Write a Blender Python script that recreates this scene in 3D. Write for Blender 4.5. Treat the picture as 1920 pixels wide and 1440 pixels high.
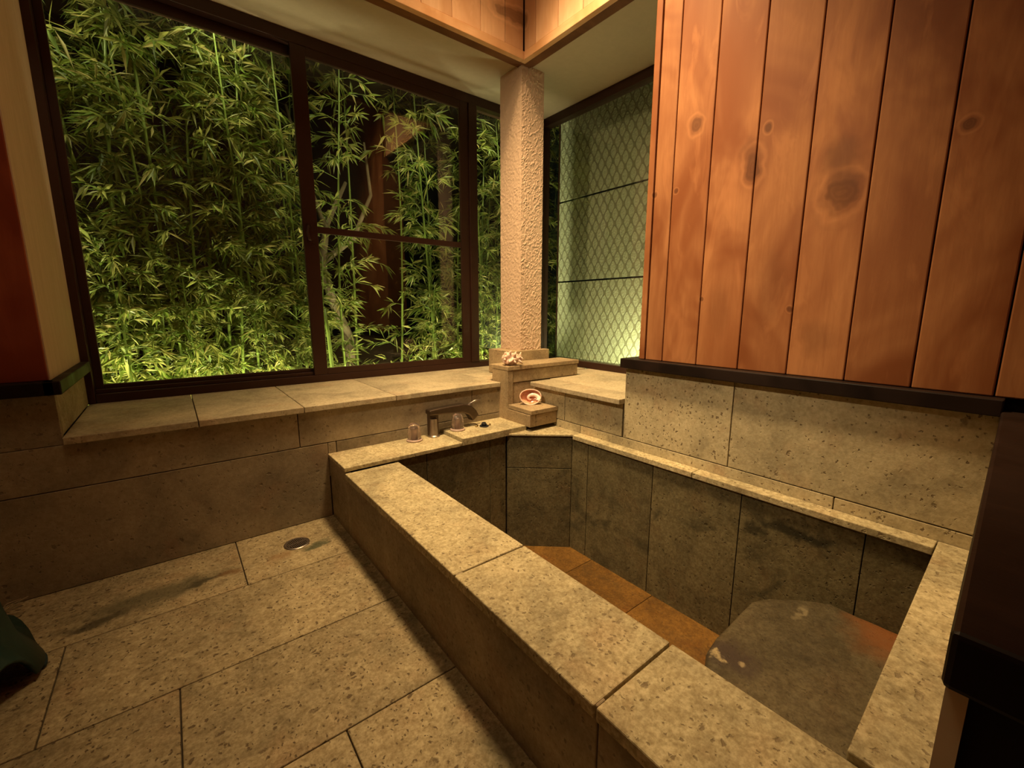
import bpy, math, random
from mathutils import Vector, Matrix, noise
random.seed(7)
# ---------------------------------------------------------------- clear
for o in list(bpy.data.objects): bpy.data.objects.remove(o)
sc = bpy.context.scene
COL = sc.collection
S = 0.7                       # working unit -> metres (camera height 1.05 m)
# ---------------------------------------------------------------- camera
YAW, PITCH, ROLL, FPX = 0.66665, -0.17204, 0.0016, 809.5
cam_d = bpy.data.cameras.new('camera'); cam = bpy.data.objects.new('camera', cam_d); COL.objects.link(cam)
fwd = Vector((math.sin(YAW)*math.cos(PITCH), math.cos(YAW)*math.cos(PITCH), math.sin(PITCH)))
right = Vector((math.cos(YAW), -math.sin(YAW), 0)); up = right.cross(fwd)
r2 = right*math.cos(ROLL) + up*math.sin(ROLL); u2 = up*math.cos(ROLL) - right*math.sin(ROLL)
M = Matrix((r2, u2, -fwd)).transposed().to_4x4(); M.translation = Vector((0, 0, 1.5))*S
cam.matrix_world = M
cam_d.sensor_width = 36; cam_d.lens = FPX/1920*36; cam_d.clip_start = 0.02; cam_d.clip_end = 60
sc.camera = cam
# ---------------------------------------------------------------- world, lamps, exposure
w = bpy.data.worlds.new('night'); sc.world = w; w.use_nodes = True
w.node_tree.nodes['Background'].inputs[0].default_value = (0.10, 0.13, 0.08, 1)
w.node_tree.nodes['Background'].inputs[1].default_value = 0.02
sc.view_settings.view_transform = 'Standard'; sc.view_settings.look = 'None'
sc.view_settings.exposure = 0.0; sc.view_settings.gamma = 1; sc.view_settings.use_curve_mapping = False
sc.cycles.max_bounces = 8; sc.cycles.transparent_max_bounces = 16
def lamp(name, kind, loc, energy, color, target=None, **kw):
    d = bpy.data.lights.new(name, kind); d.energy = energy; d.color = color
    for k, v in kw.items(): setattr(d, k, v)
    o = bpy.data.objects.new(name, d); COL.objects.link(o); o.location = Vector(loc)*S
    if target is not None:
        o.rotation_euler = (Vector(target)-Vector(loc)).to_track_quat('-Z', 'Y').to_euler()
    return o
WARM = (1.0, 0.69, 0.34)
lamp('ceiling_spot', 'SPOT', (1.56, 2.36, 5.15), 690, WARM, (2.64, 2.12, 0), spot_size=math.radians(78), spot_blend=1.0, shadow_soft_size=0.20)
lamp('ceiling_fill', 'AREA', (0.0, 1.4, 5.4), 14, WARM, (0.9, 1.5, 0), size=0.8)  # unseen broad fill, placed to lift the jamb and partition end
lamp('wall_spot', 'SPOT', (-1.2, 1.6, 3.70), 160, (1.0, 0.76, 0.44), (2.7, 2.60, 1.60), spot_size=math.radians(64), spot_blend=0.7, shadow_soft_size=0.04)
GREENISH = (1.0, 0.92, 0.56)
for gi, (gx, gw) in enumerate(((-0.5, 190), (0.6, 170), (1.9, 130), (3.3, 190))):
    lamp('garden_uplight', 'SPOT', (gx, 4.40, 0.16), gw, GREENISH, (gx+0.1, 5.75, 3.6), spot_size=math.radians(112), spot_blend=1.0, shadow_soft_size=0.04)
for gx, gw in ((-0.7, 50), (0.6, 42), (1.9, 26), (3.2, 60)):
    lamp('eave_fill', 'SPOT', (gx, 4.40, 4.15), gw, GREENISH, (gx+0.05, 5.3, 2.2), spot_size=math.radians(110), spot_blend=1.0, shadow_soft_size=0.15)  # unseen fills, added so the upper leaves are lit evenly
lamp('screen_uplight', 'POINT', (3.92, 2.76, 0.72), 34, (0.97, 1.0, 0.60), shadow_soft_size=0.05)
# ---------------------------------------------------------------- material helpers
class N:
    def __init__(s, mat): s.t = mat.node_tree; s.n = s.t.nodes; s.l = s.t.links
    def new(s, typ, **kw):
        nd = s.n.new(typ)
        for k, v in kw.items(): setattr(nd, k, v)
        return nd
    def put(s, sock, v):
        if isinstance(v, bpy.types.NodeSocket): s.l.new(v, sock)
        elif isinstance(v, (tuple, list)) and len(v) == 3 and sock.type == 'RGBA': sock.default_value = (*v, 1)
        else: sock.default_value = v
    def math(s, op, a, b=0.0, c=None, clamp=False):
        nd = s.new('ShaderNodeMath', operation=op, use_clamp=clamp); s.put(nd.inputs[0], a); s.put(nd.inputs[1], b)
        if c is not None: s.put(nd.inputs[2], c)
        return nd.outputs[0]
    def vmath(s, op, a, b=(0, 0, 0)):
        nd = s.new('ShaderNodeVectorMath', operation=op); s.put(nd.inputs[0], a)
        if op == 'SCALE': s.put(nd.inputs['Scale'], b); return nd.outputs[0]
        s.put(nd.inputs[1], b)
        return nd.outputs['Value'] if op in ('LENGTH', 'DISTANCE', 'DOT_PRODUCT') else nd.outputs[0]
    def noise(s, vec, scale, detail=4, rough=0.55, dist=0.0, out=0):
        nd = s.new('ShaderNodeTexNoise'); s.put(nd.inputs['Vector'], vec); s.put(nd.inputs['Scale'], scale)
        s.put(nd.inputs['Detail'], detail); s.put(nd.inputs['Roughness'], rough); s.put(nd.inputs['Distortion'], dist)
        return nd.outputs[out]
    def ramp(s, v, a, b, ta=0.0, tb=1.0):
        nd = s.new('ShaderNodeMapRange', interpolation_type='SMOOTHSTEP')
        for i, x in enumerate((v, a, b, ta, tb)): s.put(nd.inputs[i], x)
        return nd.outputs[0]
    def mix(s, f, a, b, mode='MIX'):
        nd = s.new('ShaderNodeMix', data_type='RGBA', blend_type=mode, clamp_factor=True)
        s.put(nd.inputs[0], f); s.put(nd.inputs[6], a); s.put(nd.inputs[7], b); return nd.outputs[2]
    def bump(s, h, strength, dist=0.01, nrm=None):
        nd = s.new('ShaderNodeBump'); s.put(nd.inputs['Height'], h); nd.inputs['Strength'].default_value = strength
        nd.inputs['Distance'].default_value = dist
        if nrm is not None: s.put(nd.inputs['Normal'], nrm)
        return nd.outputs[0]
def mat(name, color=(0.5, 0.5, 0.5), rough=0.7, metal=0.0, spec=0.5):
    m = bpy.data.materials.new(name); m.use_nodes = True; b = m.node_tree.nodes['Principled BSDF']
    b.inputs['Base Color'].default_value = (*color, 1); b.inputs['Roughness'].default_value = rough
    b.inputs['Metallic'].default_value = metal; b.inputs['Specular IOR Level'].default_value = spec
    return m, N(m), b
def soft_noise(m, n, b, color, amp=0.25, scale=20, bump=0.1):
    co = n.new('ShaderNodeTexCoord').outputs['Object']
    v = n.noise(co, scale)
    c = n.mix(v, tuple(x*(1-amp) for x in color), tuple(x*(1+amp) for x in color)); n.put(b.inputs['Base Color'], c)
    n.put(b.inputs['Normal'], n.bump(v, bump, 0.004))
    return m
def stone(name, base, pores=1.0, stains_shade=(), dirt=0.0, rough=0.75, tint=0.30, warm=0.5, dens=0.0, grain=1.0):
    """tuff slabs: mottled, speckled with soft dark pores; each slab (mesh island) has its own tone"""
    m, n, b = mat(name, base, rough, spec=0.3)
    co = n.new('ShaderNodeTexCoord').outputs['Object']
    isl = n.new('ShaderNodeNewGeometry').outputs['Random Per Island']
    off = n.new('ShaderNodeCombineXYZ'); n.put(off.inputs[0], n.math('MULTIPLY', isl, 17.0)); n.put(off.inputs[2], n.math('MULTIPLY', isl, 9.0))
    p = n.vmath('ADD', co, off.outputs[0])
    big = n.noise(p, 3.2, 5, 0.6, 0.6)
    mid = n.noise(p, 13, 5, 0.65, 0.3)
    fine = n.noise(p, 95, 3, 0.7)
    light = tuple(x*1.28 for x in base); dark = tuple(x*0.66 for x in base)
    c = n.mix(n.ramp(big, 0.3, 0.7), dark, light)
    red = (base[0]*1.02, base[1]*0.80, base[2]*0.72)
    c = n.mix(n.math('MULTIPLY', n.ramp(n.noise(p, 5.1, 3, 0.6), 0.52, 0.72), warm), c, red)
    c = n.mix(n.math('MULTIPLY', n.ramp(mid, 0.35, 0.68), 0.55), c, tuple(x*1.12 for x in base))
    c = n.mix(n.math('MULTIPLY', n.ramp(fine, 0.30, 0.72), grain), c, n.mix(1.0, c, (0.66, 0.63, 0.58), 'MULTIPLY'))
    # pores: irregular voronoi blobs, a few large and many small
    warp = n.vmath('ADD', p, n.vmath('SCALE', n.noise(p, 18, 4, 0.7, out=1), 0.042))
    hmask = None; grit = n.noise(p, 42, 4, 0.7)
    c = n.mix(n.math('MULTIPLY', n.ramp(grit, 0.36, 0.64, 1, 0), grain), c, n.mix(1.0, c, (0.74, 0.71, 0.66), 'MULTIPLY'))
    for scale, keep, size, st in ((15, 0.90, 0.30, (1.0, 1.9, 1.0)), (34, 0.74, 0.34, (1.0, 1.7, 1.2)), (72, 0.62, 0.40, (1.5, 1.0, 1.0))):
        vn = n.new('ShaderNodeTexVoronoi', feature='F1'); n.put(vn.inputs['Vector'], n.vmath('MULTIPLY', warp, st)); n.put(vn.inputs['Scale'], scale)
        sep = n.new('ShaderNodeSeparateColor'); n.put(sep.inputs[0], vn.outputs['Color'])
        on = n.ramp(sep.outputs[0], keep-dens, keep-dens+0.01)
        rad = n.math('MULTIPLY', n.ramp(sep.outputs[1], 0, 1, 0.35, 1), size)
        k = n.math('MULTIPLY', on, n.ramp(n.math('DIVIDE', vn.outputs['Distance'], rad), 0.55, 1.0, 1.0, 0.0))
        if scale < 20: k = n.math('MULTIPLY', n.math('MULTIPLY', k, n.ramp(grit, 0.38, 0.60)), 0.85)
        hmask = k if hmask is None else n.math('MAXIMUM', hmask, n.math('MULTIPLY', k, 0.95))
    hm = n.math('MULTIPLY', hmask, pores)
    c = n.mix(n.math('MULTIPLY', hm, 0.80), c, (base[0]*0.30, base[1]*0.25, base[2]*0.22))
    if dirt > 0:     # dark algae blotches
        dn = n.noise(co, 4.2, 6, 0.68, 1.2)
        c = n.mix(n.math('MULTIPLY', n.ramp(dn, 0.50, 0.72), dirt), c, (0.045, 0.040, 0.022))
    for (x, y, z, rx, ry, rz, k, sc_) in stains_shade:
        q = n.vmath('MULTIPLY', n.vmath('SUBTRACT', n.vmath('ADD', co, n.vmath('SCALE', n.vmath('SUBTRACT', n.noise(co, 9, 4, 0.65, out=1), (0.5, 0.5, 0.5)), 0.16)), (x*S, y*S, z*S)), (1/(rx*S), 1/(ry*S), 1/(rz*S)))
        d = n.vmath('LENGTH', q)
        c = n.mix(n.math('MULTIPLY', n.ramp(d, 0.25, 1.05, 1, 0), k), c, sc_)
    # slab to slab tone
    t = n.math('ADD', 1-tint/2, n.math('MULTIPLY', isl, tint))
    c = n.mix(1.0, c, n.vmath('SCALE', (1, 1, 1), t), 'MULTIPLY')
    n.put(b.inputs['Base Color'], c)
    h = n.math('SUBTRACT', n.math('ADD', n.math('MULTIPLY', fine, 0.35), n.math('MULTIPLY', mid, 0.5)), n.math('MULTIPLY', hm, 1.3))
    n.put(b.inputs['Normal'], n.bump(h, 0.55, 0.004))
    n.put(b.inputs['Roughness'], n.ramp(fine, 0.3, 0.7, rough-0.12, rough+0.1))
    return m
def wood(name, base, dark, knots=(), smoke=(), axis='Z', rough=0.52, vary=0.28, figure=0.5):
    m, n, b = mat(name, base, rough, spec=0.22)
    co = n.new('ShaderNodeTexCoord').outputs['Object']
    isl = n.new('ShaderNodeNewGeometry').outputs['Random Per Island']
    off = n.new('ShaderNodeCombineXYZ')
    for i, k in enumerate((31.0, 47.0, 13.0)): n.put(off.inputs[i], n.math('MULTIPLY', isl, k))
    st = {'Z': (1, 1, 0.07), 'X': (0.07, 1, 1), 'Y': (1, 0.07, 1)}[axis]
    stb = {'Z': (1, 1, 0.28), 'X': (0.28, 1, 1), 'Y': (1, 0.28, 1)}[axis]
    km = None; rings = None; pale = None
    for (x, y, z, r, e) in knots:
        q = n.vmath('MULTIPLY', n.vmath('SUBTRACT', co, (x*S, y*S, z*S)), (0.2/(r*S), 1/(r*S), 1/(r*S*e)))
        q = n.vmath('ADD', q, n.vmath('SCALE', n.vmath('SUBTRACT', n.noise(co, 14, 2, 0.5, out=1), (0.5, 0.5, 0.5)), 1.1))
        d = n.vmath('LENGTH', q)
        core = n.ramp(d, 0.55, 1.0, 1, 0)
        halo = n.ramp(d, 0.85, 1.9, 1, 0)
        rg = n.math('MULTIPLY', n.math('MULTIPLY', n.math('SINE', n.math('MULTIPLY', n.math('POWER', d, 0.7), 11.0)), 0.38), halo)
        pl = n.math('MULTIPLY', n.ramp(d, 0.85, 1.1), n.ramp(d, 1.15, 1.6, 1, 0)); pale = pl if pale is None else n.math('MAXIMUM', pale, pl)
        km = core if km is None else n.math('MAXIMUM', km, core)
        rings = rg if rings is None else n.math('ADD', rings, rg)
    p = n.vmath('ADD', co, off.outputs[0])
    g1 = n.noise(n.vmath('MULTIPLY', p, st), 55, 5, 0.65, 0.4)
    g2 = n.noise(n.vmath('MULTIPLY', p, stb), 7.5, 4, 0.55, 1.6)
    g3 = n.noise(n.vmath('MULTIPLY', p, (1, 1, 0.6)), 2.8, 3, 0.6, 0.8)
    wv = n.math('ABSOLUTE', n.math('SINE', n.math('MULTIPLY', g2, 26.0)))
    c = n.mix(n.ramp(g3, 0.34, 0.68), dark, base)
    c = n.mix(n.math('MULTIPLY', wv, 0.25*figure), c, dark)
    c = n.mix(n.math('MULTIPLY', n.ramp(g1, 0.35, 0.7), 0.30), c, dark)
    c = n.mix(n.math('MULTIPLY', n.ramp(g2, 0.52, 0.72), figure*0.7), c, tuple(min(1, x*1.32) for x in base))
    if knots:
        kd = tuple(x*0.42 for x in dark)
        c = n.mix(n.math('MULTIPLY', n.math('ABSOLUTE', rings), 0.75), c, kd)
        c = n.mix(n.math('MULTIPLY', pale, 0.26), c, tuple(min(1, x*1.3) for x in base))
        c = n.mix(n.math('MULTIPLY', km, 0.66), c, kd)
    for (x, y, z, ry, rz, k) in smoke:
        q = n.vmath('MULTIPLY', n.vmath('SUBTRACT', n.vmath('ADD', co, n.vmath('SCALE', n.vmath('SUBTRACT', n.noise(co, 10, 3, 0.6, out=1), (0.5, 0.5, 0.5)), 0.08)), (x*S, y*S, z*S)), (0.5/S, 1/(ry*S), 1/(rz*S)))
        c = n.mix(n.math('MULTIPLY', n.ramp(n.vmath('LENGTH', q), 0.3, 1.1, 1, 0), k), c, (dark[0]*0.55, dark[1]*0.62, dark[2]*0.7))
    t = n.math('ADD', 1-vary/2, n.math('MULTIPLY', isl, vary))
    c = n.mix(1.0, c, n.vmath('SCALE', (1, 1, 1), t), 'MULTIPLY')
    n.put(b.inputs['Base Color'], c)
    n.put(b.inputs['Normal'], n.bump(g1, 0.12, 0.003))
    n.put(b.inputs['Roughness'], n.ramp(g3, 0.3, 0.7, rough-0.06, rough+0.14))
    return m
TUFF = (0.40, 0.345, 0.245)
STN_SHADE = (0.10, 0.085, 0.045)
M_FLOOR = stone('floor_tuff', (0.41, 0.335, 0.20), 1.3, dens=0.13, stains_shade=[(-0.20, 2.80, 0, .46, .12, .2, .85, STN_SHADE), (-0.42, 2.72, 0, .22, .05, .2, .85, (0.05, 0.04, 0.02)), (0.0, 2.78, 0, .16, .04, .2, .85, (0.05, 0.04, 0.02)), (0.60, 2.80, 0, .14, .05, .2, .85, (0.05, 0.06, 0.03)), (0.12, 2.78, 0, .07, .05, .1, .6, (0.16, 0.07, 0.02)), (0.38, 2.80, 0, .10, .07, .1, .5, (0.22, 0.11, 0.04)), (0.72, 0.95, 0, .10, .16, .3, .6, STN_SHADE), (0.77, 2.2, 0, .05, 1.6, .06, .5, STN_SHADE)])  # long strip along the tub base mixes dirt with painted shade
M_COPE = stone('coping_tuff', (0.60, 0.52, 0.325), 1.0, dens=0.06, tint=0.12, warm=0.35)
M_SILL = stone('sill_tuff', (0.51, 0.43, 0.29), 0.45, tint=0.14, grain=0.6)
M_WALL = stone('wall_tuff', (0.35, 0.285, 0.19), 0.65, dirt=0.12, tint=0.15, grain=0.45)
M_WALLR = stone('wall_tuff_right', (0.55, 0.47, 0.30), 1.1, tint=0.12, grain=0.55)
M_PIER = stone('pier_tuff', (0.46, 0.345, 0.205), 0.8, tint=0.25, grain=0.6)
M_TUB = stone('tub_tuff', (0.20, 0.17, 0.092), 0.9, dirt=0.75, tint=0.2, rough=0.6, stains_shade=[(2.57, 0.75, 0.30, .3, .30, .06, .9, (0.02, 0.018, 0.01)), (2.57, 0.98, 0.22, .3, .10, .05, .8, (0.02, 0.018, 0.01))])
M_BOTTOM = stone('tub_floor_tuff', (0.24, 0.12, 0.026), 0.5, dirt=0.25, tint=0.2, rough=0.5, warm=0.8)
M_SEAT = stone('seat_stone', (0.125, 0.100, 0.056), 0.5, rough=0.6, stains_shade=[(1.80, 0.70, 0, .13, .13, .3, .85, (0.055, 0.036, 0.028)), (1.755, 0.735, 0, .030, .022, .3, .9, (0.42, 0.33, 0.18)), (1.80, 0.66, 0, .028, .022, .3, .8, (0.36, 0.28, 0.16)), (2.35, 0.62, 0, .09, .03, .3, .6, (0.26, 0.21, 0.12)), (2.55, 0.30, 0, .34, .22, .3, .85, (0.22, 0.075, 0.018))])
M_GROUT, _n, _b = mat('joint_grout', (0.05, 0.035, 0.02), 0.9)
soft_noise(M_GROUT, _n, _b, (0.05, 0.035, 0.02))
KN = [(2.66, 0.768, 2.063, .085, 1.25), (2.66, 1.564, 2.609, .045, 1.3), (2.66, 1.142, 2.468, .022, 1.3), (2.66, 1.205, 2.29, .055, 1.7), (2.66, 0.355, 2.25, .030, 1.0), (2.66, 1.447, 1.566, .016, 1), (2.66, 0.941, 1.501, .018, 1), (2.66, 1.828, 2.26, .02, 1.2), (2.66, 1.67, 2.25, .016, 1.2)]
M_WOOD = wood('cedar_boards', (0.43, 0.185, 0.074), (0.235, 0.075, 0.025), KN, [(2.66, .79, 2.24, .10, .12, .6), (2.66, .77, 2.12, .10, .05, .5), (2.66, 1.24, 2.38, .05, .10, .35), (2.66, .80, 1.35, .10, .12, .35), (2.66, 1.05, 1.6, .10, .3, .25), (2.66, 1.33, 1.5, .09, .22, .25)], figure=0.4)
M_WOODB = wood('cedar_beam_boards', (0.82, 0.52, 0.31), (0.66, 0.36, 0.19), [(2.60, 3.28, 3.98, .05, 1.4)])
M_RAILX = wood('cedar_rail_x', (0.82, 0.50, 0.28), (0.64, 0.33, 0.15), axis='X', vary=0.05)
M_RAILY = wood('cedar_rail_y', (0.82, 0.50, 0.28), (0.64, 0.33, 0.15), axis='Y', vary=0.05)
M_UNDER_SHADE = wood('shaded_beam_core', (0.20, 0.085, 0.035), (0.12, 0.045, 0.018), axis='X')  # beam underside shade put into a darker wood colour
M_WOODL = wood('red_cedar_boards', (0.30, 0.075, 0.03), (0.20, 0.04, 0.015))
M_TRIM = wood('dark_trim_wood', (0.024, 0.011, 0.007), (0.009, 0.005, 0.004), axis='Y', rough=0.45, vary=0.1)
def plaster():
    m, n, b = mat('plaster', (0.47, 0.39, 0.28), 0.9, spec=0.15)
    return soft_noise(m, n, b, (0.50, 0.41, 0.29), 0.08, 30, 0.25)
M_PLASTER = plaster()
M_PALE, _n, _b = mat('pale_edge', (0.85, 0.78, 0.60), 0.6); soft_noise(M_PALE, _n, _b, (0.82, 0.75, 0.57), 0.05)
def jamb_plaster():
    m, n, b = mat('jamb_plaster', (0.55, 0.41, 0.28), 0.85, spec=0.2)
    co = n.new('ShaderNodeTexCoord').outputs['Object']
    v = n.noise(n.vmath('MULTIPLY', co, (1, 1, 0.12)), 40, 4, 0.6, 0.6)
    n.put(b.inputs['Base Color'], n.mix(v, (0.50, 0.36, 0.24), (0.70, 0.53, 0.38))); n.put(b.inputs['Normal'], n.bump(v, 0.5, 0.006)); return m
M_JAMB = jamb_plaster()
M_STUCCO, _n, _b = mat('column_stucco', (0.66, 0.47, 0.335), 0.55, spec=0.4)
soft_noise(M_STUCCO, _n, _b, (0.66, 0.47, 0.335), 0.06, 60, 0.15)
M_FRAME, _n, _b = mat('bronze_frame', (0.044, 0.016, 0.009), 0.42, 0.3)
soft_noise(M_FRAME, _n, _b, (0.044, 0.016, 0.009), 0.2, 14, 0.05)
M_BLACK, _n, _b = mat('black_cavity', (0.008, 0.007, 0.006), 0.8)
soft_noise(M_BLACK, _n, _b, (0.008, 0.007, 0.006))
def glass_sheet():
    m = bpy.data.materials.new('window_glass'); m.use_nodes = True; n = N(m); n.n.clear()
    out = n.new('ShaderNodeOutputMaterial'); tr = n.new('ShaderNodeBsdfTransparent'); gl = n.new('ShaderNodeBsdfGlossy')
    gl.inputs['Roughness'].default_value = 0.015; tr.inputs[0].default_value = (0.93, 0.95, 0.92, 1)
    fr = n.new('ShaderNodeFresnel'); n.put(fr.inputs['IOR'], n.ramp(n.new('ShaderNodeNewGeometry').outputs['Backfacing'], 0, 1, 1.52, 1/1.52))
    co = n.new('ShaderNodeTexCoord').outputs['Object']
    wav = n.bump(n.noise(co, 2.2, 2), 0.02, 0.02); n.put(gl.inputs['Normal'], wav)
    mx = n.new('ShaderNodeMixShader'); n.put(mx.inputs[0], fr.outputs[0]); n.put(mx.inputs[1], tr.outputs[0]); n.put(mx.inputs[2], gl.outputs[0])
    n.put(out.inputs[0], mx.outputs[0]); return m
M_GLASS = glass_sheet()
def acrylic():
    m, n, b = mat('clear_acrylic', (1.0, 0.86, 0.82), 0.05)
    b.inputs['Transmission Weight'].default_value = 0.95; b.inputs['IOR'].default_value = 1.49
    co = n.new('ShaderNodeTexCoord').outputs['Object']; n.put(b.inputs['Roughness'], n.ramp(n.noise(co, 30), 0.3, 0.7, 0.03, 0.10)); return m
M_ACRYL = acrylic()
def metal(name, c, rough, amp=0.2):
    m, n, b = mat(name, c, rough, 1.0); soft_noise(m, n, b, c, amp, 60, 0.05); return m
M_PEWTER = metal('aged_pewter', (0.16, 0.12, 0.09), 0.42)
M_CHROME = metal('worn_chrome', (0.42, 0.36, 0.32), 0.38)
M_RING, _n, _b = mat('pink_base_ring', (0.50, 0.36, 0.30), 0.4); soft_noise(M_RING, _n, _b, (0.50, 0.36, 0.30))
M_BRASS = metal('tarnished_brass', (0.55, 0.40, 0.18), 0.35)
M_TEAL, _n, _b = mat('teal_plastic', (0.008, 0.045, 0.040), 0.45)
soft_noise(M_TEAL, _n, _b, (0.008, 0.045, 0.040), 0.12, 10, 0.03)
M_NAVY, _n, _b = mat('dark_rubber', (0.006, 0.028, 0.035), 0.7); soft_noise(M_NAVY, _n, _b, (0.006, 0.028, 0.035))
M_STRAW, _n, _b = mat('pale_straw', (0.5, 0.40, 0.25), 0.7); soft_noise(M_STRAW, _n, _b, (0.5, 0.40, 0.25))
def shellm(name, a, b_, scale, rough=0.35, bump=0.3):
    m, n, b = mat(name, a, rough); co = n.new('ShaderNodeTexCoord').outputs['Object']; v = n.noise(co, scale, 4, 0.6, 1.0)
    n.put(b.inputs['Base Color'], n.mix(n.ramp(v, 0.35, 0.65), a, b_)); n.put(b.inputs['Normal'], n.bump(v, bump, 0.003))
    b.inputs['Coat Weight'].default_value = 0.4; return m
M_MUREX = shellm('murex_shell', (0.92, 0.72, 0.60), (0.80, 0.48, 0.36), 40)
M_SHELLO = shellm('shell_outer', (0.60, 0.25, 0.14), (0.85, 0.50, 0.36), 30)
M_LINING = shellm('shell_lining', (0.62, 0.22, 0.11), (0.85, 0.42, 0.26), 22, 0.25, 0.3)
M_PEARL = shellm('shell_pearl', (0.98, 0.80, 0.70), (1.0, 0.93, 0.85), 25, 0.18, 0.5)
def screen_mat():
    m, n, b = mat('lattice_panel', (0.4, 0.42, 0.28), 0.35, spec=0.5)
    co = n.new('ShaderNodeTexCoord').outputs['Object']; sx = n.new('ShaderNodeSeparateXYZ'); n.put(sx.inputs[0], co)
    u = n.math('MULTIPLY', sx.outputs[1], math.pi/(0.117*S)); v = n.math('MULTIPLY', sx.outputs[2], math.pi/(0.200*S))
    f = n.math('MULTIPLY', n.math('SINE', n.math('ADD', u, v)), n.math('SINE', n.math('SUBTRACT', u, v)))
    cell = n.ramp(n.math('ABSOLUTE', f), 0.14, 0.26)
    dots = n.noise(co, 75, 3, 0.6); dots2 = n.new('ShaderNodeTexVoronoi'); n.put(dots2.inputs['Vector'], co); dots2.inputs['Scale'].default_value = 60
    n.put(b.inputs['Base Color'], n.mix(cell, (0.28, 0.27, 0.165), n.mix(dots, (0.42, 0.43, 0.27), (0.56, 0.57, 0.38))))
    n.put(b.inputs['Roughness'], n.ramp(cell, 0, 1, 0.28, 0.5))
    n.put(b.inputs['Normal'], n.bump(n.math('ADD', n.math('MULTIPLY', cell, 0.6), n.math('MULTIPLY', n.math('MULTIPLY', cell, dots2.outputs['Distance']), 0.8)), 0.6, 0.006))
    return m
M_SCREEN = screen_mat()
def leaf_mat(name, a, c2, c3):
    m, n, b = mat(name, a, 0.45, spec=0.4); isl = n.new('ShaderNodeNewGeometry').outputs['Random Per Island']
    oi = n.new('ShaderNodeObjectInfo').outputs['Random']
    c = n.mix(n.ramp(isl, 0.1, 0.8), a, c2); c = n.mix(n.ramp(isl, 0.93, 0.95), c, c3)
    c = n.mix(n.math('MULTIPLY', oi, 0.35), c, tuple(x*0.6 for x in a))
    n.put(b.inputs['Base Color'], c)
    tr = n.new('ShaderNodeBsdfTranslucent'); n.put(tr.inputs[0], c); mx = n.new('ShaderNodeMixShader'); mx.inputs[0].default_value = 0.35
    out = n.n['Material Output']; n.put(mx.inputs[1], b.outputs[0]); n.put(mx.inputs[2], tr.outputs[0]); n.put(out.inputs[0], mx.outputs[0]); return m
M_LEAF = leaf_mat('bamboo_leaf', (0.14, 0.215, 0.026), (0.40, 0.39, 0.10), (0.60, 0.50, 0.18))
M_CULM, _n, _b = mat('bamboo_culm', (0.20, 0.28, 0.05), 0.4); soft_noise(M_CULM, _n, _b, (0.20, 0.28, 0.05), 0.3, 12, 0.05)
M_BARK, _n, _b = mat('shrub_bark', (0.20, 0.15, 0.08), 0.8); soft_noise(M_BARK, _n, _b, (0.20, 0.15, 0.08), 0.3, 30, 0.3)
M_SOIL, _n, _b = mat('dark_soil', (0.02, 0.016, 0.010), 0.95); soft_noise(M_SOIL, _n, _b, (0.02, 0.016, 0.010), 0.4, 15, 0.4)
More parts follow.
